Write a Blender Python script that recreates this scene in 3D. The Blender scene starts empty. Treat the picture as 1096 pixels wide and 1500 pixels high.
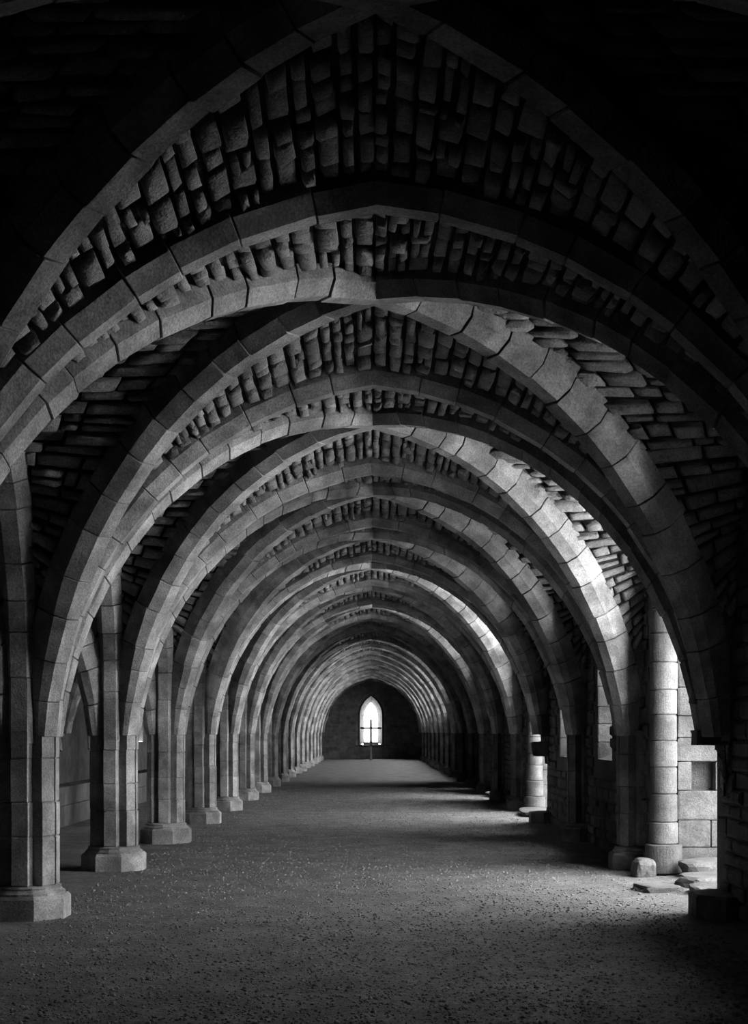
import bpy, math, random
import numpy as np
from mathutils import Vector, noise

R = random.Random(7)
SC = bpy.context.scene
COL = SC.collection
HB, BAY = 2.075, 4.15


def TY(n):                       # distance of the n-th transverse arch from the camera
    return BAY * (n + 0.94)


# ------------------------------------------------------------------ camera
cam_d = bpy.data.cameras.new('camera')
cam = bpy.data.objects.new('camera', cam_d)
COL.objects.link(cam)
cam.location = (-0.02, 0.0, 1.6)
cam.rotation_euler = (math.pi / 2, 0, 0)
cam_d.sensor_fit = 'AUTO'
cam_d.sensor_width = 36.0
cam_d.lens = 2042 / 1500 * 36.0
cam_d.shift_x = 5 / 1500
cam_d.shift_y = 322 / 1500
cam_d.clip_start = 0.05
cam_d.clip_end = 500
SC.camera = cam

# ------------------------------------------------------------------ sky and exposure
SC.view_settings.view_transform = 'Standard'
SC.view_settings.look = 'None'
SC.view_settings.gamma = 1.0
SC.view_settings.use_curve_mapping = False
SC.view_settings.exposure = 4.4
world = bpy.data.worlds.new('overcast_sky')
SC.world = world
world.use_nodes = True
wn = world.node_tree
wn.nodes.clear()
w_out = wn.nodes.new('ShaderNodeOutputWorld')
w_bg = wn.nodes.new('ShaderNodeBackground')
w_tc = wn.nodes.new('ShaderNodeTexCoord')
w_nz = wn.nodes.new('ShaderNodeTexNoise')
w_nz.inputs['Scale'].default_value = 3.0
w_rp = wn.nodes.new('ShaderNodeValToRGB')
w_rp.color_ramp.elements[0].position = 0.3
w_rp.color_ramp.elements[0].color = (0.8, 0.8, 0.8, 1)
w_rp.color_ramp.elements[1].position = 0.7
w_rp.color_ramp.elements[1].color = (1, 1, 1, 1)
wn.links.new(w_tc.outputs['Generated'], w_nz.inputs['Vector'])
wn.links.new(w_nz.outputs['Fac'], w_rp.inputs['Fac'])
wn.links.new(w_rp.outputs['Color'], w_bg.inputs['Color'])
wn.links.new(w_bg.outputs['Background'], w_out.inputs['Surface'])
w_bg.inputs['Strength'].default_value = 1.0
SC.cycles.max_bounces = 6
SC.cycles.diffuse_bounces = 1

# openings of the window wall: (bay, y0, y1, sill, spring, apex, is_door)
OPEN = [
    (1, 8.8, 10.9, 2.0, 3.1, 4.0, False),
    (2, 12.75, 15.75, 0.0, 2.9, 3.95, True),
    (3, 18.3, 19.5, 1.22, 3.1, 4.0, False),
    (4, 22.3, 23.4, 1.19, 3.1, 4.0, False),
    (5, 25.0, 27.9, 0.0, 3.1, 4.1, True),
    (6, 29.9, 31.2, 1.4, 2.9, 3.6, False),
    (7, 33.4, 35.6, 0.0, 3.1, 4.0, True),
    (8, 38.9, 39.55, 0.6, 2.4, 2.8, False),
]
for n in range(10, 18):
    yc = TY(n) + HB
    OPEN.append((n, yc - 1.2, yc + 1.2, 1.0, 2.7, 3.8, False))
WX0, WX1 = 3.15, 4.05             # faces of the window wall
LW = -9.21                        # face of the wall of the second aisle
YB, YE = TY(-2), TY(19)           # end walls
LOPEN = [(n, TY(n) + HB - 0.5, TY(n) + HB + 0.5, 1.2, 2.5, 3.2, False) for n in (4, 12, 14)]


def portal(loc, rot, sx, sy):     # tells the renderer where the sky looks in; emits nothing itself
    l = bpy.data.lights.new('sky_portal', 'AREA')
    l.shape = 'RECTANGLE'
    l.size, l.size_y = sx, sy
    l.cycles.is_portal = True
    o = bpy.data.objects.new('sky_portal', l)
    COL.objects.link(o)
    o.location, o.rotation_euler = loc, rot


# hazy sun from beyond the arcade side: it lights the ground outside the window wall
sun_d = bpy.data.lights.new('hazy_sun', 'SUN')
sun_d.energy = 9.0
sun_d.angle = math.radians(4)
sun = bpy.data.objects.new('hazy_sun', sun_d)
COL.objects.link(sun)
sun.rotation_euler = (0, math.radians(-42), 0)

for (n, y0, y1, zs, sp, ap, d) in OPEN:
    portal((WX1 + 0.02, (y0 + y1) / 2, (zs + ap) / 2), (0, math.pi / 2, 0), ap - zs, y1 - y0)
portal((0, YE + 1.0, 2.2), (-math.pi / 2, 0, 0), 1.0, 2.7)


# ------------------------------------------------------------------ materials
def stone_mat(name, lo, hi, bump=0.5, scale=6.0, var=0.5, stain=0.3, fine=60.0):
    m = bpy.data.materials.new(name)
    m.use_nodes = True
    nt = m.node_tree
    nt.nodes.clear()
    N, L = nt.nodes.new, nt.links.new
    out = N('ShaderNodeOutputMaterial')
    b = N('ShaderNodeBsdfPrincipled')
    b.inputs['Roughness'].default_value = 0.85
    b.inputs['Specular IOR Level'].default_value = 0.25
    geo = N('ShaderNodeNewGeometry')
    info = N('ShaderNodeObjectInfo')
    att = N('ShaderNodeAttribute')
    att.attribute_name = 'tone'
    add = N('ShaderNodeMath'); add.operation = 'ADD'
    L(info.outputs['Random'], add.inputs[0]); L(att.outputs['Fac'], add.inputs[1])
    fr = N('ShaderNodeMath'); fr.operation = 'FRACT'
    L(add.outputs[0], fr.inputs[0])
    n1 = N('ShaderNodeTexNoise'); n1.inputs['Scale'].default_value = scale
    n1.inputs['Detail'].default_value = 6; n1.inputs['Roughness'].default_value = 0.65
    L(geo.outputs['Position'], n1.inputs['Vector'])
    n2 = N('ShaderNodeTexNoise'); n2.inputs['Scale'].default_value = fine
    n2.inputs['Detail'].default_value = 3
    L(geo.outputs['Position'], n2.inputs['Vector'])
    n3 = N('ShaderNodeTexNoise'); n3.inputs['Scale'].default_value = 2.2
    n3.inputs['Detail'].default_value = 5
    L(geo.outputs['Position'], n3.inputs['Vector'])
    mx = N('ShaderNodeMix'); mx.data_type = 'FLOAT'
    mx.inputs[0].default_value = var
    r1 = N('ShaderNodeMapRange'); r1.inputs[1].default_value = 0.33; r1.inputs[2].default_value = 0.67
    L(n1.outputs['Fac'], r1.inputs[0])
    L(r1.outputs[0], mx.inputs[2]); L(fr.outputs[0], mx.inputs[3])
    c = N('ShaderNodeMapRange'); c.inputs[3].default_value = lo; c.inputs[4].default_value = hi
    L(mx.outputs[0], c.inputs[0])
    st = N('ShaderNodeMapRange'); st.inputs[1].default_value = 0.42; st.inputs[2].default_value = 0.6
    st.inputs[3].default_value = 1.0 - stain; st.inputs[4].default_value = 1.0
    L(n3.outputs['Fac'], st.inputs[0])
    f2 = N('ShaderNodeMapRange'); f2.inputs[1].default_value = 0.3; f2.inputs[2].default_value = 0.7
    f2.inputs[3].default_value = 0.7; f2.inputs[4].default_value = 1.25
    L(n2.outputs['Fac'], f2.inputs[0])
    mu = N('ShaderNodeMath'); mu.operation = 'MULTIPLY'
    L(c.outputs[0], mu.inputs[0]); L(st.outputs[0], mu.inputs[1])
    mu2 = N('ShaderNodeMath'); mu2.operation = 'MULTIPLY'
    L(mu.outputs[0], mu2.inputs[0]); L(f2.outputs[0], mu2.inputs[1])
    cc = N('ShaderNodeCombineColor')
    for i in range(3):
        L(mu2.outputs[0], cc.inputs[i])
    L(cc.outputs[0], b.inputs['Base Color'])
    ad = N('ShaderNodeMath'); ad.operation = 'MULTIPLY_ADD'
    ad.inputs[1].default_value = 0.35
    L(n2.outputs['Fac'], ad.inputs[0]); L(n1.outputs['Fac'], ad.inputs[2])
    bp = N('ShaderNodeBump'); bp.inputs['Strength'].default_value = bump
    bp.inputs['Distance'].default_value = 0.03
    L(ad.outputs[0], bp.inputs['Height']); L(bp.outputs[0], b.inputs['Normal'])
    L(b.outputs[0], out.inputs['Surface'])
    return m


def flat_mat(name, v, rough=0.7, metal=0.0):
    m = bpy.data.materials.new(name)
    m.use_nodes = True
    nt = m.node_tree
    b = nt.nodes['Principled BSDF']
    n1 = nt.nodes.new('ShaderNodeTexNoise'); n1.inputs['Scale'].default_value = 12
    r = nt.nodes.new('ShaderNodeMapRange'); r.inputs[3].default_value = v * 0.7; r.inputs[4].default_value = v * 1.3
    nt.links.new(n1.outputs['Fac'], r.inputs[0])
    cc = nt.nodes.new('ShaderNodeCombineColor')
    for i in range(3):
        nt.links.new(r.outputs[0], cc.inputs[i])
    nt.links.new(cc.outputs[0], b.inputs['Base Color'])
    b.inputs['Roughness'].default_value = rough
    b.inputs['Metallic'].default_value = metal
    return m


M_RIB = stone_mat('dressed_stone', 0.20, 0.62, 0.5, 5.0, 0.45, 0.45)
M_WEB = stone_mat('rubble_stone', 0.16, 0.50, 0.8, 9.0, 0.5, 0.3)
M_MORTAR = stone_mat('old_mortar', 0.02, 0.045, 0.8, 14.0, 0.0, 0.3)
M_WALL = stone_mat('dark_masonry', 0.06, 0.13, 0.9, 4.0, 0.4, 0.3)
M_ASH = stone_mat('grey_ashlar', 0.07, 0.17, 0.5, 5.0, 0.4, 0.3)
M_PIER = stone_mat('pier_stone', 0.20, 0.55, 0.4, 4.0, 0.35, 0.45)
M_RESP = stone_mat('blackened_stone', 0.07, 0.24, 0.5, 4.0, 0.35, 0.45)  # responds and their stubs, a darker tone than the pier stone
M_END = stone_mat('end_wall_stone', 0.12, 0.30, 0.9, 4.0, 0.5, 0.3)
M_FLOOR = stone_mat('packed_gravel', 0.12, 0.28, 1.0, 25.0, 0.0, 0.25, 130.0)
M_PEB = stone_mat('gravel_chips', 0.08, 0.40, 0.3, 30.0, 0.7, 0.2, 90.0)
M_OUT = stone_mat('outside_pale_gravel', 0.30, 0.42, 0.5, 3.0, 0.0, 0.2)
M_IRON = flat_mat('dark_iron', 0.03, 0.6, 0.3)
M_WOOD = flat_mat('weathered_wood', 0.12, 0.8)


# ------------------------------------------------------------------ mesh helpers
class MB:
    def __init__(self):
        self.v, self.f, self.t = [], [], []

    def add(self, verts, faces, tone=None):
        b = len(self.v)
        self.v.extend(verts)
        self.f.extend([tuple(i + b for i in f) for f in faces])
        self.t.extend([R.random() if tone is None else tone] * len(verts))

    def mesh(self, name, mat, tones=True, smooth=False):
        me = bpy.data.meshes.new(name)
        me.from_pydata([tuple(p) for p in self.v], [], self.f)
        me.materials.append(mat)
        if tones:
            a = me.attributes.new('tone', 'FLOAT', 'POINT')
            a.data.foreach_set('value', np.array(self.t, dtype=np.float32))
        if smooth:
            me.polygons.foreach_set('use_smooth', [True] * len(me.polygons))
        me.update()
        return me


def link(name, me, parent=None, loc=(0, 0, 0), **props):
    o = bpy.data.objects.new(name, me)
    COL.objects.link(o)
    o.location = loc
    if parent is not None:
        o.parent = parent
    for k, v in props.items():
        o[k] = v
    return o


def thing(name, loc, label, cat, group=None):
    o = bpy.data.objects.new(name, None)
    o.empty_display_size = 0.2
    COL.objects.link(o)
    o.location = loc
    o['label'], o['category'] = label, cat
    if group:
        o['group'] = group
    return o


def prism(poly, x0, x1):
    """(y, z) polygon extruded along x."""
    n = len(poly)
    v = [(x0, y, z) for y, z in poly] + [(x1, y, z) for y, z in poly]
    f = [tuple(range(n - 1, -1, -1)), tuple(range(n, 2 * n))]
    f += [(i, (i + 1) % n, n + (i + 1) % n, n + i) for i in range(n)]
    return v, f


def box(x0, x1, y0, y1, z0, z1):
    return prism([(y0, z0), (y1, z0), (y1, z1), (y0, z1)], x0, x1)


def rough_block(cx, cy, cz, sx, sy, sz, jit=0.1, rot=0.0, ch=0.12, seed=None):
    """A worn block: cuboid with chamfered, jittered edges (24 vertices)."""
    r = random.Random(seed if seed is not None else R.random())
    vs, idx = [], {}
    for ax in (-1, 1):
        for ay in (-1, 1):
            for az in (-1, 1):
                for k in range(3):
                    p = [ax * (1 - ch * (k != 0)), ay * (1 - ch * (k != 1)), az * (1 - ch * (k != 2))]
                    p = [q + r.uniform(-jit, jit) for q in p]
                    idx[(ax, ay, az, k)] = len(vs)
                    x, y, z = p[0] * sx / 2, p[1] * sy / 2, p[2] * sz / 2
                    c, s = math.cos(rot), math.sin(rot)
                    vs.append((cx + x * c - y * s, cy + x * s + y * c, cz + z))
    fs = []
    for s in (-1, 1):
        fs.append(tuple(idx[(s, a, b, 0)] for a, b in ((-1, -1), (1, -1), (1, 1), (-1, 1))[::s]))
        fs.append(tuple(idx[(a, s, b, 1)] for a, b in ((-1, -1), (1, -1), (1, 1), (-1, 1))[::-s]))
        fs.append(tuple(idx[(a, b, s, 2)] for a, b in ((-1, -1), (1, -1), (1, 1), (-1, 1))[::s]))
    for a in (-1, 1):
        for b in (-1, 1):
            fs.append((idx[(a, b, -1, 0)], idx[(a, b, 1, 0)], idx[(a, b, 1, 1)], idx[(a, b, -1, 1)]))
            fs.append((idx[(a, -1, b, 0)], idx[(a, 1, b, 0)], idx[(a, 1, b, 2)], idx[(a, -1, b, 2)]))
            fs.append((idx[(-1, a, b, 1)], idx[(1, a, b, 1)], idx[(1, a, b, 2)], idx[(-1, a, b, 2)]))
            for c in (-1, 1):
                fs.append((idx[(a, b, c, 0)], idx[(a, b, c, 1)], idx[(a, b, c, 2)]))
    return vs, fs


# ------------------------------------------------------------------ vault geometry
AL, AR = 3.03, 3.15                       # pier centre and respond centre
HSL, CL = 2.76, 0.45                      # transverse arch, pier side: half span, centre offset
HSR, CR = 2.88, 0.28                      # transverse arch, window side
ZAP = 4.62                                # soffit at the crown


def arc(hs, c, apex):
    r = hs + c
    return dict(r=r, c=c, zs=apex - math.sqrt(r * r - c * c))


TL, TR = arc(HSL, CL, ZAP), arc(HSR, CR, ZAP)
DLL, DLR = math.hypot(AL, HB), math.hypot(AR, HB)
DL, DR = arc(DLL - 0.27, 0.2, 4.72), arc(DLR - 0.27, 0.2, 4.72)
LA = arc(HB - 0.27, 1.1, 4.75)


def ext(a, s, off=0.2):
    return a['zs'] + math.sqrt(max(0.0, (a['r'] + off) ** 2 - (s + a['c']) ** 2))


PROF = [(-0.07, 0.0), (0.07, 0.0), (0.165, 0.1), (0.165, 0.30), (-0.165, 0.30), (-0.165, 0.1)]


def half_rib(a, o, d, rng, length=0.37, prof=PROF, start=None):
    """Voussoirs of half an arch: o = plan point of the crown, d = plan direction to the springer."""
    th_a = math.acos(a['c'] / a['r'])
    if start is None:
        start = math.asin(max(0.0, (1.55 - a['zs']) / a['r']))
    n = max(3, round(a['r'] * (th_a - start) / length))
    nx, ny = -d[1], d[0]
    cuts = [start + (th_a - start) * i / n for i in range(n + 1)]
    for i in range(1, n):
        cuts[i] += rng.uniform(-0.2, 0.2) * (th_a - start) / n
    out = []
    g, bv = 0.002 / a['r'], 0.007 / a['r']
    for i in range(n):
        t0, t1 = cuts[i] + g, cuts[i + 1] - g
        last = i == n - 1
        if last:
            t1 = cuts[i + 1]
        dr, dw = rng.uniform(-0.009, 0.009), rng.uniform(-0.007, 0.007)
        tw = rng.uniform(-0.006, 0.006)
        secs = [(t0, 0.008), (t0 + bv, 0.0), (t1 - bv, 0.0), (t1, 0.008)]
        if last:
            secs[3] = (t1, 0.0)
        vs = []
        for k, (t, ins) in enumerate(secs):
            q = min(1.0, max(0.0, (t - start) / 0.42))
            for (w, p) in prof:
                if abs(w) > .1:
                    w *= .62 + .38 * q
                if p == 0.1:
                    p = .05 + .05 * q
                w2 = w - math.copysign(min(ins, abs(w)), w) + dw + tw * (k - 1.5)
                p2 = max(p, 0) + (ins if p < 0.2 else 0) + dr
                if last and k == 3:
                    s, z = 0.0, a['zs'] + math.sqrt((a['r'] + p2) ** 2 - a['c'] ** 2)
                else:
                    s = (a['r'] + p2) * math.cos(t) - a['c']
                    z = a['zs'] + (a['r'] + p2) * math.sin(t)
                vs.append((o[0] + d[0] * s + nx * w2, o[1] + d[1] * s + ny * w2, z))
        m = len(prof)
        fs = []
        for k in range(3):
            for j in range(m):
                j2 = (j + 1) % m
                fs.append((k * m + j, k * m + j2, (k + 1) * m + j2, (k + 1) * m + j))
        fs.append(tuple(range(m - 1, -1, -1)))
        fs.append(tuple(range(3 * m, 4 * m)))
        out.append((vs, fs))
    return out


def unit(x, y):
    l = math.hypot(x, y)
    return (x / l, y / l)


def arch_sets(kind, seed):
    rng = random.Random(seed)
    if kind == 'T':
        return half_rib(TL, (0, 0), (-1, 0), rng) + half_rib(TR, (0, 0), (1, 0), rng)
    if kind == 'DA':      # pier near -> respond far
        return half_rib(DL, (0, 0), unit(-AL, -HB), rng, 0.36) + half_rib(DR, (0, 0), unit(AR, HB), rng, 0.36)
    if kind == 'DB':      # respond near -> pier far
        return half_rib(DR, (0, 0), unit(AR, -HB), rng, 0.36) + half_rib(DL, (0, 0), unit(-AL, HB), rng, 0.36)
    if kind == 'L':
        res = half_rib(LA, (0, 0), (0, -1), rng, 0.33) + half_rib(LA, (0, 0), (0, 1), rng, 0.33)
        s0 = LA['r'] - LA['c']
        for sg in (-1, 1):      # stilted part below the springing
            vs = [(sg * w * (.62 if abs(w) > .1 else 1), sg * (s0 + (p * .5 if p == .1 else p)), z) for z in (1.5, LA['zs'] - .003) for w, p in PROF]
            m = len(PROF)
            fs = [(j, (j + 1) % m, m + (j + 1) % m, m + j) for j in range(m)] + [tuple(range(m - 1, -1, -1)), tuple(range(m, 2 * m))]
            res.append((vs, fs))
        return res


VAR = {}
for kind in ('T', 'DA', 'DB', 'L'):
    for k in range(3):
        sets = arch_sets(kind, hash((len(kind), ord(kind[-1]), k)))
        parts = []
        for vs, fs in sets:
            b = MB(); b.add(vs, fs, 0.0)
            parts.append(b.mesh('voussoir', M_RIB, False))
        whole = MB()
        for vs, fs in sets:
            whole.add(vs, fs)
        VAR[(kind, k)] = (parts, whole.mesh('arch_stones', M_RIB))
# mirrored meshes for the second aisle
for kind in ('T', 'DA', 'DB'):
    whole = MB()
    for vs, fs in arch_sets(kind, 5):
        whole.add([(-x, y, z) for x, y, z in vs], [f[::-1] for f in fs])
    VAR[(kind, 'm')] = whole.mesh('arch_stones', M_RIB)

ORD = ['', 'first', 'second', 'third', 'fourth', 'fifth', 'sixth', 'seventh', 'eighth', 'ninth', 'tenth', 'eleventh',
       'twelfth', 'thirteenth', 'fourteenth', 'fifteenth', 'sixteenth', 'seventeenth', 'eighteenth', 'nineteenth']


def put_arch(name, kind, n, loc, label, cat, detailed, group):
    if detailed:
        t = thing(name, loc, label, cat, group)
        for me in VAR[(kind, n % 3)][0]:
            link('voussoir', me, t)
    else:
        o = link(name, VAR[(kind, n % 3)][1], None, loc)
        o['label'], o['category'], o['group'] = label, cat, group


NDET = 11
for n in range(-1, 20):
    y = TY(n) if n < 19 else YE - 0.17
    if n < 1:
        lb = 'unlit transverse arch ' + {-1: 'just behind the camera', 0: 'just ahead of the camera, above the frame'}[n]
    elif n == 19:
        lb = 'thin arch lying against the far end wall around the lancet window'
    else:
        lb = 'pointed chamfered transverse arch of dressed stone, %s from the camera' % ORD[n]
    put_arch('transverse_arch', 'T', n, (0, y, 0), lb, 'arch', 1 <= n <= NDET, 'transverse arches of the aisle vault')
for n in range(-2, 19):
    yc = TY(n) + HB
    bay = {-2: 'bay behind the camera', -1: 'bay over the camera', 0: 'bay above the nearest arch'}.get(n) or '%s full bay from camera' % ORD[n]
    put_arch('diagonal_rib', 'DA', n, (0, yc, 0),
             'diagonal rib receding from arcade to window wall, ' + bay, 'rib', 0 <= n <= NDET - 1,
             'diagonal ribs of the aisle vault')
    put_arch('diagonal_rib', 'DB', n + 1, (0, yc, 0),
             'diagonal rib receding from window wall to arcade, ' + bay, 'rib', 0 <= n <= NDET - 1,
             'diagonal ribs of the aisle vault')
    lb = 'lengthwise arcade arch between two piers, ' + bay
    put_arch('arcade_arch', 'L', n, (-AL, yc, 0), lb, 'arch', 1 <= n <= 6, 'arches of the pier arcade')
    for kind, nm, lab in (('DA', 'diagonal_rib', 'diagonal rib'), ('DB', 'diagonal_rib', 'crossing diagonal rib')):
        o = link(nm, VAR[(kind, 'm')], None, (-2 * AL, yc, 0))
        o['label'] = 'dim %s in second aisle beyond the piers, %s' % (lab, bay)
        o['category'], o['group'] = 'rib', 'ribs of the second aisle'
for n in range(-1, 19):
    o = link('transverse_arch', VAR[('T', 'm')], None, (-2 * AL, TY(n), 0))
    nm = ORD[n] if n > 0 else 'hidden one near the camera,'
    o['label'] = 'dim transverse arch in the second aisle beyond the piers, %s from the camera' % (ORD[n] if n > 0 else {0: 'one just ahead', -1: 'one just behind'}[n])
    o['category'], o['group'] = 'arch', 'arches of the second aisle'


# ------------------------------------------------------------------ vault webs
def cell_map(kind, sx, sy, mirror=False):
    a = AL if sx < 0 else AR
    T, D = (TL, DL) if sx < 0 else (TR, DR)
    Ld = DLL if sx < 0 else DLR
    if kind == 'F':       # between crossing and transverse arch
        def f(u, t):
            return Vector((sx * u * a, sy * HB * (u + (1 - u) * t), (1 - t) * ext(D, u * Ld) + t * ext(T, u * a)))
    else:                 # between crossing and wall / arcade
        def f(u, t):
            return Vector((sx * a * (u + (1 - u) * t), sy * HB * u, (1 - t) * ext(D, u * Ld) + t * ext(LA, u * HB)))
    if mirror:
        return lambda u, t: (lambda p: Vector((-p.x, p.y, p.z)))(f(u, t))
    return f


UM = 0.985


def arc_table(f, t):
    us = [UM * (1 - (1 - i / 200) ** 2) for i in range(201)]
    d = [0.0]
    for i in range(200):
        d.append(d[-1] + (f(us[i + 1], t) - f(us[i], t)).length)
    return us, d


def courses(f, w, rng, t=0.6):
    us, d = arc_table(f, t)
    cuts, s = [0.0], 0.0
    while s < d[-1]:
        s += w * rng.uniform(0.7, 1.35)
        s_ = min(s, d[-1])
        cuts.append(float(np.interp(s_, d, us)))
    return cuts


def web_stones(f, kind, w, ll, rng):
    """Stones of one cell as (verts, faces) in bay coordinates."""
    res = []
    cuts = courses(f, w, rng)
    for i in range(len(cuts) - 1):
        u0, u1 = cuts[i], cuts[i + 1]
        um = (u0 + u1) / 2
        length = (f(um, 1) - f(um, 0)).length
        wid = (f(u1, .6) - f(u0, .6)).length
        if length < 0.12 or wid < 0.03:
            continue
        s = rng.uniform(-0.2, 0)
        while s < length - 0.04:
            l = rng.uniform(ll[0], ll[1])
            if rng.random() < 0.2:
                l *= 0.55
            a0, a1 = max(0.0, s), min(length, s + l)
            s += l
            if a1 - a0 < 0.05:
                continue
            t0, t1 = (a0 + 0.010) / length, (a1 - 0.010) / length
            sub = [(u0, u1)]
            if wid > 0.15 and rng.random() < 0.35:
                sub = [(u0, um), (um, u1)]
            for (v0, v1) in sub:
                g = 0.011 / wid * (u1 - u0)
                q0, q1 = v0 + g * rng.uniform(.6, 2.2), v1 - g * rng.uniform(.6, 2.2)
                c = [f(q0, t0), f(q1, t0), f(q1, t1), f(q0, t1)]
                n = (c[1] - c[0]).cross(c[3] - c[0])
                if n.length < 1e-9:
                    continue
                n.normalize()
                if n.z > 0:
                    n = -n
                ctr = sum(c, Vector()) / 4
                h = rng.uniform(0.035, 0.10)
                vs = []
                tilt = [rng.uniform(-0.007, 0.007) for _ in range(4)]
                for (shrink, off, jj) in ((0.99, -0.02, 0), (0.96, h * 0.62, 0.008), (0.76, h, 0.009)):
                    for k in range(4):
                        p = ctr + (c[k] - ctr) * shrink
                        # cut corners a little for an irregular outline
                        p += Vector((rng.uniform(-jj, jj), rng.uniform(-jj, jj), rng.uniform(-jj, jj)))
                        p += n * (off + (tilt[k] if off > 0 else 0))
                        vs.append(p)
                fs = [(8, 9, 10, 11)]
                for r_ in (0, 4):
                    for k in range(4):
                        k2 = (k + 1) % 4
                        fs.append((r_ + k, r_ + k2, r_ + 4 + k2, r_ + 4 + k))
                res.append((vs, fs))
    return res


def backing(f):
    us, d = arc_table(f, 0.6)
    cu = [float(np.interp(d[-1] * i / 16, d, us)) for i in range(16)] + [UM, 1.0]
    vs, fs = [], []
    for u in cu:
        for t in (0, .5, 1):
            vs.append(f(u, t))
    for i in range(len(cu) - 1):
        for j in range(2):
            a = i * 3 + j
            fs.append((a, a + 1, a + 4, a + 3))
    return vs, fs


CELLS = [('F', -1, -1), ('F', 1, -1), ('F', -1, 1), ('F', 1, 1), ('S', -1, -1), ('S', 1, -1), ('S', -1, 1), ('S', 1, 1)]
BACK, STONES, JOINED = {}, {}, {}
for ci, (kd, sx, sy) in enumerate(CELLS):
    f = cell_map(kd, sx, sy)
    b = MB(); b.add(*backing(f), 0.5)
    BACK[ci] = b.mesh('vault_web', M_MORTAR, True, False)
    for var in range(2):
        rng = random.Random(100 + ci * 7 + var)
        st = web_stones(f, kd, 0.125 if kd == 'F' else 0.115, (0.16, 0.40) if kd == 'F' else (0.2, 0.55), rng)
        ms = []
        j = MB()
        for vs, fs in st:
            j.add(vs, fs)
        JOINED[(ci, var)] = j.mesh('rubble_stones', M_WEB, True, True)
        STONES[(ci, var)] = st
SINGLE = {0: [2, 3], 1: [0, 1, 2, 3, 6, 7], 2: [0, 1, 2, 3, 6, 7], 3: [2, 3]}
STONE_ME = {}
for n in range(-2, 19):
    yc = TY(n) + HB
    for ci in range(8):
        ce = link('ceiling', BACK[ci], None, (0, yc, 0), kind='structure')
        var = n % 2
        if ci in SINGLE.get(n, []):
            if (ci, var) not in STONE_ME:
                lst = []
                for vs, fs in STONES[(ci, var)]:
                    c = sum(vs, Vector()) / len(vs)
                    b = MB(); b.add([p - c for p in vs], fs, 0.0)
                    lst.append((c, b.mesh('rubble_stone', M_WEB, False, True)))
                STONE_ME[(ci, var)] = lst
            lst = STONE_ME[(ci, var)]
            for k, (c, me) in enumerate(lst[:300]):
                link('rubble_stone', me, ce, c)
        else:
            link('rubble_stones', JOINED[(ci, var)], ce, (0, 0, 0), kind='stuff')
# second aisle: mirrored webs with joined stones
for ci, (kd, sx, sy) in enumerate(CELLS):
    f = cell_map(kd, sx, sy, True)
    b = MB(); b.add(*backing(f), 0.5)
    bm = b.mesh('vault_web', M_MORTAR)
    j = MB()
    for vs, fs in web_stones(f, kd, 0.16, (0.25, 0.5), random.Random(ci)):
        j.add(vs, fs)
    jm = j.mesh('rubble_stones', M_WEB)
    for n in range(-2, 19):
        ce = link('ceiling', bm, None, (-2 * AL, TY(n) + HB, 0), kind='structure')
        link('rubble_stones', jm, ce, (0, 0, 0), kind='stuff')

# fill above the vaults
b = MB(); b.add(*box(LW - 1.2, WX1, YB - 1.0, YE + 1.0, 5.15, 5.5), 0.5)
link('roof', b.mesh('roof', M_WALL), None, (0, 0, 0), kind='structure')


# ------------------------------------------------------------------ piers
def lobed(rad_tip, rad_notch, tip_half, scale=1.0, half=False):
    pts = []
    dirs = [0, math.atan2(HB, AL), math.pi / 2, math.pi - math.atan2(HB, AL), math.pi]
    dirs += [math.pi + math.atan2(HB, AL), 1.5 * math.pi, 2 * math.pi - math.atan2(HB, AL)]
    for i, a in enumerate(dirs):
        c, s = math.cos(a), math.sin(a)
        for w in (-tip_half, tip_half):
            pts.append((c * rad_tip - s * w, s * rad_tip + c * w))
        nxt = dirs[(i + 1) % 8] + (2 * math.pi if i == 7 else 0)
        m = (a + nxt) / 2
        pts.append((math.cos(m) * rad_notch, math.sin(m) * rad_notch))
    if half:
        pts = [(min(x, 0.02), y) for x, y in pts]
    return [(x * scale, y * scale) for x, y in pts]


def loft(rings, cap=True):
    n = len(rings[0])
    vs = [p for r in rings for p in r]
    fs = []
    for k in range(len(rings) - 1):
        for j in range(n):
            j2 = (j + 1) % n
            fs.append((k * n + j, k * n + j2, (k + 1) * n + j2, (k + 1) * n + j))
    if cap:
        fs.append(tuple(range(n - 1, -1, -1)))
        fs.append(tuple(range((len(rings) - 1) * n, len(rings) * n)))
    return vs, fs


def drum(z0, z1, rng, half=False, scale=1.0):
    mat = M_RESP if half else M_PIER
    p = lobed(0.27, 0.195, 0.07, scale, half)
    dx, dy = (rng.uniform(-.006, .006), rng.uniform(-.006, .006))
    def ring(z, s):
        return [(x * s + dx, y * s + dy, z) for x, y in p]
    b = MB()
    b.add(*loft([ring(z0, .965), ring(z0 + .012, 1), ring(z1 - .012, 1), ring(z1 - .002, .965)]), 0.0)
    return b.mesh('drum', mat, False)


def oct_ring(r, z, half=False, rot=math.pi / 8, n=8):
    p = [(r * math.cos(rot + i * 2 * math.pi / n), r * math.sin(rot + i * 2 * math.pi / n), z) for i in range(n)]
    return [(min(x, 0.02), y, z) for x, y, z in p] if half else p


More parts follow.
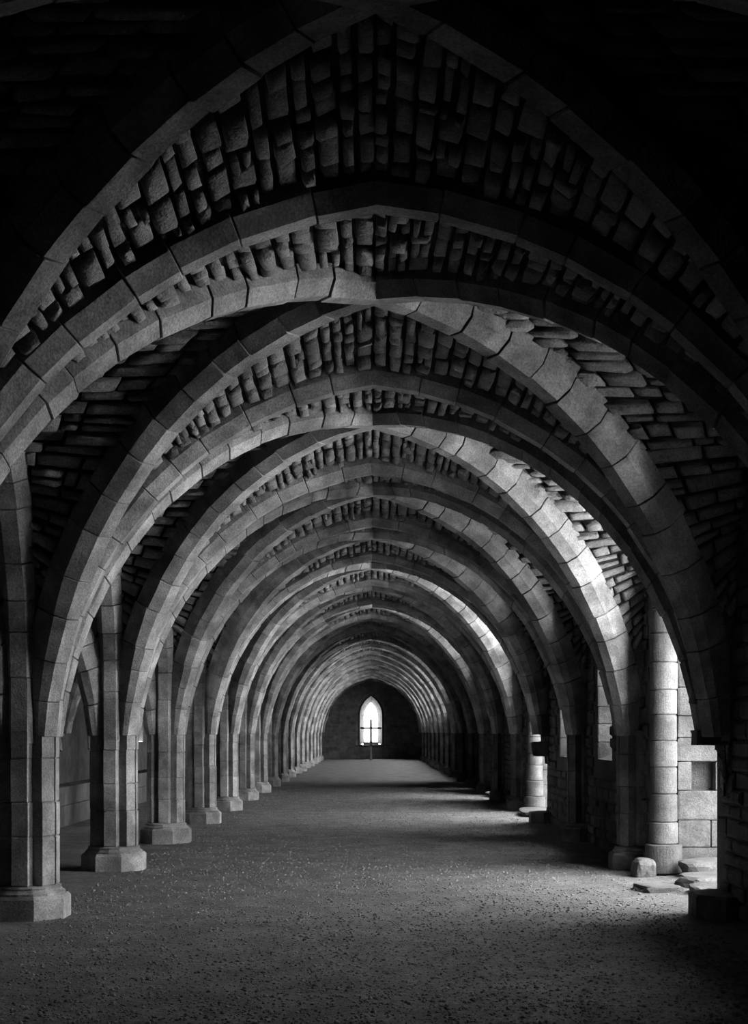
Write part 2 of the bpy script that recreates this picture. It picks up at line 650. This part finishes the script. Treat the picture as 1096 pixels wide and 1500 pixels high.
def make_pier_meshes(half, seed):
    rng = random.Random(seed)
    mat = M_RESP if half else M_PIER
    out = []
    b = MB(); b.add(*loft([oct_ring(.385, -.05, half), oct_ring(.385, .165, half), oct_ring(.36, .19, half)]), 0.0)
    out.append(('plinth', b.mesh('plinth', mat, False)))
    b = MB()
    b.add(*loft([oct_ring(.335, .19, half, n=16), oct_ring(.335, .21, half, n=16), oct_ring(.31, .225, half, n=16),
                 oct_ring(.30, .24, half, n=16), oct_ring(.305, .255, half, n=16), oct_ring(.28, .27, half, n=16)]), 0.0)
    out.append(('base_moulding', b.mesh('base_moulding', mat, False)))
    z = .27
    for h in (.38, .34, .36, .30):
        z1 = min(z + h + rng.uniform(-.05, .05), 1.62)
        out.append(('drum', drum(z, z1, rng, half)))
        z = z1
    b = MB()
    b.add(*loft([oct_ring(.17, z - .1, half), oct_ring(.19, 1.9, half), oct_ring(.21, 2.3, half), oct_ring(.24, 2.75, half)]), 0.0)
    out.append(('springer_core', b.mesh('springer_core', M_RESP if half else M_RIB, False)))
    return out


PIERS = [make_pier_meshes(False, s) for s in range(3)]
RESP = [make_pier_meshes(True, s + 9) for s in range(2)]
for n in range(-1, 19):
    if n < 2:
        lb = 'clustered stone pier out of frame ' + {-1: 'beside the camera', 0: 'just ahead of the camera', 1: 'next before the first visible pier'}[n]
    elif n <= 12:
        lb = 'clustered stone arcade pier on a moulded base, %s visible from the camera' % ORD[n - 1]
    else:
        lb = 'small distant clustered pier near the far end of the arcade, %s from camera' % ORD[n - 1]
    t = thing('stone_pier', (-AL, TY(n), 0), lb, 'pier', 'piers of the arcade')
    t.rotation_euler.z = 0.0
    for nm, me in PIERS[n % 3]:
        link(nm, me, t)

# ------------------------------------------------------------------ walls


def wall_with_openings(x0, x1, ya, yb, top, openings):
    m = MB()
    y = ya
    for (n, y0, y1, zs, sp, ap, d) in openings:
        m.add(*box(x0, x1, y, y0, -.1, top), .5)
        if zs > 0:
            # sloping sill falling into the room
            inner = min(x0, x1, key=abs)
            outer = x1 if inner == x0 else x0
            v = [(inner, y0, -.1), (inner, y1, -.1), (inner, y1, zs), (inner, y0, zs),
                 (outer, y0, -.1), (outer, y1, -.1), (outer, y1, zs + .28), (outer, y0, zs + .28)]
            m.add(v, [(0, 1, 2, 3), (5, 4, 7, 6), (3, 2, 6, 7), (1, 0, 4, 5), (0, 3, 7, 4), (2, 1, 5, 6)], .5)
        N = 14
        hs = (y1 - y0) / 2
        rise = ap - sp
        c = (rise * rise - hs * hs) / (2 * hs)
        r = hs + c
        def zc(yy):
            s = abs(yy - (y0 + y1) / 2)
            return sp + math.sqrt(max(0, r * r - (s + c) ** 2))
        for i in range(N):
            p, q = y0 + (y1 - y0) * i / N, y0 + (y1 - y0) * (i + 1) / N
            m.add(*prism([(p, zc(p)), (q, zc(q)), (q, top), (p, top)], x0, x1), .5)
        y = y1
    m.add(*box(x0, x1, y, yb, -.1, top), .5)
    return m


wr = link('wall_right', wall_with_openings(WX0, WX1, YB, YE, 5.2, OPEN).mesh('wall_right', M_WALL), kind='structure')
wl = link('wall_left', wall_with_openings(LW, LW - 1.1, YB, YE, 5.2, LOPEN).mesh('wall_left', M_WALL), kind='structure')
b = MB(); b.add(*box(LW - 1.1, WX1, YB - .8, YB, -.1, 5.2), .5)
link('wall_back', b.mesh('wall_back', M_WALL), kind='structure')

# unseen buttresses, added outside some responds to shade the near floor
for n in (0, 1, 3, 4, 6, 8, 9, 10):
    b = MB()
    y_ = TY(n)
    b.add(*prism([(y_ - .55, -.1), (y_ + .55, -.1), (y_ + .55, 4.6), (y_ - .55, 4.6)], WX1 - .01, WX1 + 1.9), .5)
    link('added_buttress', b.mesh('added_buttress', M_ASH), wr)

# responds carried by the window wall
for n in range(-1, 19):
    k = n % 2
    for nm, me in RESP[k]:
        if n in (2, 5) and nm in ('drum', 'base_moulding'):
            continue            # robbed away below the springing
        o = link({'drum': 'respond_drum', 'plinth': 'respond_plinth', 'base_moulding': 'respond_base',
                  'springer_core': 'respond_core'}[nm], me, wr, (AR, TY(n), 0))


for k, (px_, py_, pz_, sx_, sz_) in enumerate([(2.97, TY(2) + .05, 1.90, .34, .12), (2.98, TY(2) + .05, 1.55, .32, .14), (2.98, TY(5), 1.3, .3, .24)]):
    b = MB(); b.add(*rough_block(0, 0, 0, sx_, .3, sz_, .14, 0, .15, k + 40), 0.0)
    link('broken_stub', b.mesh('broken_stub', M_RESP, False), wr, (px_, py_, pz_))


def in_open(y, z, openings, pad=0.08):
    for (n, y0, y1, zs, sp, ap, d) in openings:
        if y0 - pad < y < y1 + pad and z > zs - pad:
            s = abs(y - (y0 + y1) / 2) / ((y1 - y0) / 2)
            if z < sp + (ap - sp) * math.sqrt(max(0, 1 - min(1, s) ** 1.6)) + pad:
                return True
    return False


# rubble courses on the room side of the window wall
rng = random.Random(3)
m = MB()
z = 0.0
while z < 4.9:
    h = rng.uniform(.12, .2)
    y = 7.0 + rng.uniform(0, .3)
    while y < 46:
        l = rng.uniform(.2, .5)
        if not in_open(y + l / 2, z + h / 2, OPEN, .22):
            p = rng.uniform(.015, .05)
            g = .012
            ys, zs_ = (y + g, y + l - g), (z + g, z + h - g)
            vs = []
            for (ins, x) in ((0, WX0 + .02), (0, WX0 - p * .6), (.02, WX0 - p)):
                for (a, c) in ((0, 0), (1, 0), (1, 1), (0, 1)):
                    vs.append((x + rng.uniform(-.005, .005), ys[a] + (ins if a == 0 else -ins) + rng.uniform(-.008, .008),
                               zs_[c] + (ins if c == 0 else -ins) + rng.uniform(-.006, .006)))
            fs = [(8, 11, 10, 9)]
            for r_ in (0, 4):
                for k in range(4):
                    k2 = (k + 1) % 4
                    fs.append((r_ + k, r_ + 4 + k, r_ + 4 + k2, r_ + k2))
            m.add(vs, fs)
        y += l
    z += h
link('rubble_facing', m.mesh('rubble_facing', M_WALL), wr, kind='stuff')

# dressed blocks lining the far reveal of each opening, and voussoirs of each head
for (n, y0, y1, zs, sp, ap, door) in OPEN:
    if n > 8:
        continue
    rng = random.Random(n * 13)
    m_far = n > 6
    z = zs - (0.0 if door else .02)
    ch = 0.275
    k = 0
    while z < ap - .05:
        z1 = z + ch * rng.uniform(.85, 1.2)
        if z1 > ap:
            z1 = ap
        # arch narrows above the springing
        if z > sp:
            hs = (y1 - y0) / 2; c = ((ap - sp) ** 2 - hs * hs) / (2 * hs); r = hs + c
            yj = (y0 + y1) / 2 + max(.05, math.sqrt(max(0, r * r - (z - sp) ** 2)) - c)
        else:
            yj = y1
        xs = [WX0 + (0.27 if door and n < 8 else 0.0)]
        brk = xs[0] + rng.uniform(.35, .9)
        if n == 2 and abs((z + z1) / 2 - 1.0) < .14:
            brk = 3.68 if k % 2 else 3.53
        xs += [brk, WX1] if k % 2 else [brk + .15, WX1]
        for a, c_ in zip(xs[:-1], xs[1:]):
            d = rng.uniform(.035, .055) if n != 2 else rng.uniform(.13, .15)
            if n == 2 and abs((z + z1) / 2 - 1.0) < .14 and a > WX0 + .3:
                a += .16        # a robbed hole in the reveal
            elif n == 2 and abs((z + z1) / 2 - 1.0) < .14:
                c_ -= .10
            b = MB()
            cx, cz = (a + c_) / 2, (z + z1) / 2
            sx, sz = c_ - a - .008, z1 - z - .008
            b.add(*rough_block(0, 0, 0, sx, d + .1, sz, .012, 0, .06, rng.random()), 0.0)
            link('ashlar_block', b.mesh('ashlar_block', M_ASH, False), wr, (cx, yj - d / 2 + .05, cz))
        z = z1
        k += 1

# rounded shafts at the far jambs of the door openings
for (n, y0, y1, zs, sp, ap, door) in OPEN:
    if not door:
        continue
    rng = random.Random(n)
    z = .02
    cx, cy = WX0 + .12, y1 - (.1 if n == 2 else .02)
    i = 0
    while z < sp + .7:
        z1 = z + rng.uniform(.24, .33)
        rr = .15 if i > 1 else .165
        if i == 0:
            rr = .2
        b = MB()
        def cr(rad, zz):
            return [(rad * math.cos(q * math.pi / 18), rad * math.sin(q * math.pi / 18), zz) for q in range(36)]
        j = rng.uniform(-.006, .006)
        b.add(*loft([cr(rr - .014 + j, 0), cr(rr + j, .012), cr(rr + j, z1 - z - .014), cr(rr - .014 + j, z1 - z - .003)]), 0.0)
        link('shaft_drum', b.mesh('shaft_drum', M_ASH, False), wr, (cx, cy, z))
        z = z1
        i += 1

# ------------------------------------------------------------------ far end wall with the lancet
ED = 0.8


def lancet(hw, sill, spring, apex, N=10):
    rise = apex - spring
    c = (rise * rise - hw * hw) / (2 * hw)
    r = hw + c
    th = math.acos(c / r)
    pts = [(-hw, sill)]
    for i in range(N + 1):
        t = th * i / N
        pts.append((-(r * math.cos(t) - c), spring + r * math.sin(t)))
    for i in range(N - 1, -1, -1):
        t = th * i / N
        pts.append(((r * math.cos(t) - c), spring + r * math.sin(t)))
    pts.append((hw, sill))
    return pts


inn, outp = lancet(.66, .82, 2.55, 3.72), lancet(.40, .95, 2.5, 3.36)
m = MB()
m.add(*box(LW - 1.1, -1.0, YE, YE + ED, -.1, 5.2), .5)
m.add(*box(1.0, WX1, YE, YE + ED, -.1, 5.2), .5)
m.add(*box(-1.0, 1.0, YE, YE + ED, -.1, .82), .5)
# fan between the lancet and a surrounding rectangle
rect = []
n_ = len(inn)
for (x, z) in inn:
    if z <= 2.55 + 1e-6:
        rect.append((math.copysign(1.0, x), z))
    else:
        rect.append(((max(-1, min(1, x * 1.6))), 5.2))
vs = [(x, YE, z) for x, z in inn] + [(x, YE, z) for x, z in rect]
fs = [(i, i + 1, n_ + i + 1, n_ + i) for i in range(n_ - 1)]
m.add(vs, fs, .5)
vs = [(x, YE + ED, z) for x, z in outp] + [(x, YE + ED, z) for x, z in rect]
m.add(vs, [f[::-1] for f in fs], .5)
we = link('wall_end', m.mesh('wall_end', M_END), kind='structure')
# splayed lining of the lancet, in blocks
w1 = bpy.data.objects.new('window_1', None); COL.objects.link(w1); w1.location = (0, YE, .9); w1['kind'] = 'structure'
for i in range(n_ - 1):
    b = MB()
    (ax, az), (bx, bz) = inn[i], inn[i + 1]
    (cx, cz), (dx, dz) = outp[i], outp[i + 1]
    k = .97
    q = [(ax, -.02, az), (bx, -.02, bz), (dx, ED, dz), (cx, ED, cz)]
    off = [(p[0] * 1.15, p[1], p[2] + .05) for p in q]
    b.add([(p[0], p[1], p[2] - .9) for p in q] + [(p[0], p[1], p[2] - .9) for p in off],
          [(0, 1, 2, 3), (7, 6, 5, 4), (0, 4, 5, 1), (1, 5, 6, 2), (2, 6, 7, 3), (3, 7, 4, 0)], 0.0)
    link('jamb_stone', b.mesh('jamb_stone', M_WALL, False), w1)
hp, hq = lancet(.80, .78, 2.58, 3.84), lancet(.89, .78, 2.6, 3.98)
b = MB()
nn = len(hp)
vs = [(x, -.09, z - .9) for x, z in hp] + [(x, -.09, z - .9) for x, z in hq] + \
     [(x, .0, z - .9) for x, z in hp] + [(x, .0, z - .9) for x, z in hq]
fs = []
for i in range(nn - 1):
    fs += [(i, i + 1, nn + i + 1, nn + i), (2 * nn + i, i, i + 1, 2 * nn + i + 1)[::-1], (nn + i, nn + i + 1, 3 * nn + i + 1, 3 * nn + i)]
b.add(vs, fs, 0.0)
link('hood_mould', b.mesh('hood_mould', M_RIB, False), w1)
b = MB(); b.add(*box(-.47, .47, ED - .1, ED - .05, -.1, .1), 0.0)
link('lower_panel', b.mesh('lower_panel', M_WOOD, False), w1)
rng = random.Random(4)
x = -.95
while x < .75:
    l = rng.uniform(.2, .4)
    b = MB(); b.add(*rough_block(0, 0, 0, l, .34, rng.uniform(.1, .17), .08, 0, .15, rng.random()), 0.0)
    link('sill_stone', b.mesh('sill_stone', M_ASH, False), w1, (x + l / 2, -.05, -.13 + rng.uniform(-.02, .03)))
    x += l
m = MB()
z = 0.0
while z < 4.8:
    h = rng.uniform(.18, .28)
    x = -3.0 + rng.uniform(0, .3)
    while x < 3.1:
        l = rng.uniform(.3, .65)
        if not (-1.0 < x + l / 2 < 1.0 and .6 < z < 4.05):
            m.add(*rough_block(x + l / 2, YE, z + h / 2, l - .03, rng.uniform(.04, .1), h - .025, .04, 0, .1, rng.random()))
        x += l
    z += h
link('rubble_facing', m.mesh('rubble_facing', M_END), we, kind='stuff')

# ------------------------------------------------------------------ floor
nx, ny = 64, 560
xs = np.linspace(LW - .05, WX1 + .05, nx)
ys = np.linspace(YB, YE, ny)
vs = []
for yy in ys:
    for xx in xs:
        h = noise.noise(Vector((xx * .5, yy * .35, 0))) * .03 + noise.noise(Vector((xx * 2.1, yy * 1.7, 3))) * .012
        if xx > 2.6:
            h += (xx - 2.6) * .02
        vs.append((float(xx), float(yy), h - .015))
fs = []
for j in range(ny - 1):
    for i in range(nx - 1):
        a = j * nx + i
        fs.append((a, a + 1, a + nx + 1, a + nx))
b = MB(); b.add(vs, fs, .5)
fl = link('floor', b.mesh('floor', M_FLOOR, True, True), kind='structure')

PN = 42000
prng = np.random.RandomState(5)
base = np.array([(0, 0, 1), (1, 0, 0), (0, 1, 0), (-1, 0, 0), (0, -1, 0), (0, 0, -1)], dtype=np.float64)
tri = np.array([(0, 1, 2), (0, 2, 3), (0, 3, 4), (0, 4, 1), (5, 2, 1), (5, 3, 2), (5, 4, 3), (5, 1, 4)])
py = 7.0 + 34 * prng.rand(PN) ** 1.7
px = prng.uniform(-2.9, 3.1, PN)
sz = 0.006 + 0.009 * prng.rand(PN) ** 3 * 1.4
big = prng.rand(PN) < .01
sz[big] *= 1.3
vv = base[None] * (0.6 + .8 * prng.rand(PN, 6, 1)) * sz[:, None, None]
vv[:, :, 2] *= .75
ang = prng.rand(PN) * 6.283
ca, sa = np.cos(ang)[:, None], np.sin(ang)[:, None]
X = vv[:, :, 0] * ca - vv[:, :, 1] * sa
Y = vv[:, :, 0] * sa + vv[:, :, 1] * ca
hh = np.array([noise.noise(Vector((a * .5, c * .35, 0))) * .03 + noise.noise(Vector((a * 2.1, c * 1.7, 3))) * .012 for a, c in zip(px, py)]) - .012
vv = np.stack([X + px[:, None], Y + py[:, None], vv[:, :, 2] + hh[:, None]], -1).reshape(-1, 3)
ff = (tri[None] + (np.arange(PN) * 6)[:, None, None]).reshape(-1, 3)
me = bpy.data.meshes.new('gravel')
me.vertices.add(len(vv)); me.vertices.foreach_set('co', vv.ravel())
me.loops.add(ff.size); me.loops.foreach_set('vertex_index', ff.ravel())
me.polygons.add(len(ff)); me.polygons.foreach_set('loop_start', np.arange(len(ff)) * 3)
me.update(calc_edges=True)
me.materials.append(M_PEB)
a = me.attributes.new('tone', 'FLOAT', 'POINT')
a.data.foreach_set('value', np.repeat(prng.rand(PN), 6).astype(np.float32))
gv = link('gravel', me, None, kind='stuff', label='loose pale gravel chips scattered over the floor', category='gravel')

# ground outside the building
b = MB()
b.add([(WX1, YB - 20, -.06), (60, YB - 20, -.06), (60, YE + 60, -.06), (WX1, YE + 60, -.06)], [(0, 1, 2, 3)], .5)
b.add([(-60, YE + ED, -.06), (WX1, YE + ED, -.06), (WX1, YE + 60, -.06), (-60, YE + 60, -.06)], [(0, 1, 2, 3)], .5)
b.add([(-60, YB - 20, -.06), (LW - 1.1, YB - 20, -.06), (LW - 1.1, YE + ED, -.06), (-60, YE + ED, -.06)], [(0, 1, 2, 3)], .5)
link('ground_outside', b.mesh('ground_outside', M_OUT), kind='structure')


# ------------------------------------------------------------------ loose things
def rock_mesh(name, sx, sy, sz, seed, mat):
    import bmesh
    bm = bmesh.new()
    bmesh.ops.create_icosphere(bm, subdivisions=3, radius=1.0)
    for v in bm.verts:
        p = v.co.copy()
        q = Vector([math.copysign(abs(c) ** .55, c) for c in p])
        k = 1 + .22 * noise.noise(p * 1.3 + Vector((seed * 3.1, 0, 0))) + .08 * noise.noise(p * 4 + Vector((0, seed, 0)))
        q *= k * .62
        v.co = (q.x * sx, q.y * sy, q.z * sz)
    me = bpy.data.meshes.new(name)
    bm.to_mesh(me); bm.free()
    me.materials.append(mat)
    return me


def one_block(name, loc, size, label, cat, group=None, mat=M_ASH, jit=.12, rot=0, seed=1):
    o = link(name, rock_mesh(name, *size, seed, mat), None, (loc[0], loc[1], loc[2] + size[2] * .4), label=label, category=cat)
    o.rotation_euler.z = rot
    if group:
        o['group'] = group
    return o


one_block('fallen_stone', (2.9, 14.2, -.04), (.36, .40, .09), 'low flat fallen stone lying alone on the gravel before the big doorway', 'stone', rot=.2, seed=3)
one_block('fallen_stone', (3.02, 15.5, -.02), (.19, .22, .21), 'squat broken stone block at the foot of the rounded door shaft', 'stone', rot=.1, seed=5)
one_block('threshold_stone', (3.62, 14.6, -.02), (.7, .5, .13), 'broad broken threshold slab in the big doorway', 'stone', 'doorway rubble', seed=6, rot=.3)
one_block('threshold_stone', (3.45, 13.9, -.02), (.45, .4, .1), 'thin broken threshold slab nearer the camera in the big doorway', 'stone', 'doorway rubble', seed=7, rot=-.2)
one_block('threshold_stone', (3.75, 15.3, -.02), (.6, .35, .22), 'tall rough stone against the back jamb of the big doorway', 'stone', 'doorway rubble', seed=8)
one_block('threshold_slab', (3.45, 26.9, -.02), (.9, 1.5, .14), 'bright worn threshold slab of the second doorway', 'stone', seed=9, jit=.05)
one_block('threshold_slab', (3.4, 34.8, -.02), (.8, 1.3, .14), 'bright worn threshold slab of the third doorway', 'stone', seed=10, jit=.05)

# low wall in the second aisle
lw = thing('low_wall', (-5.35, 21.0, 0), 'knee-high stone wall standing in the dark second aisle', 'wall')
y = 0.0
rng = random.Random(8)
for row, (z0, z1) in enumerate(((0, .36), (.36, .68))):
    y = -.4 * row
    while y < 14:
        l = rng.uniform(.7, 1.2)
        b = MB(); b.add(*rough_block(0, 0, 0, .4, l - .012, z1 - z0 - .006, .012, 0, .05, rng.random()), 0.0)
        link('wall_block', b.mesh('wall_block', M_WALL, False), lw, (0, y + l / 2, (z0 + z1) / 2))
        y += l

# cross before the far window
cr = thing('standing_cross', (.0, 79.6, 0), 'tall slim dark cross standing before the bright lancet window', 'cross')
b = MB(); b.add(*rough_block(0, 0, .35, .115, .115, .78, .03, 0, .15, 1), 0)
link('foot_post', b.mesh('foot_post', M_WOOD, False), cr)
b = MB(); b.add(*rough_block(0, 0, 1.5, .14, .08, 1.62, .02, 0, .1, 2), 0)
link('upright', b.mesh('upright', M_IRON, False), cr)
b = MB(); b.add(*rough_block(0, 0, 1.81, 1.2, .065, .12, .02, 0, .1, 3), 0)
link('crossbar', b.mesh('crossbar', M_IRON, False), cr)
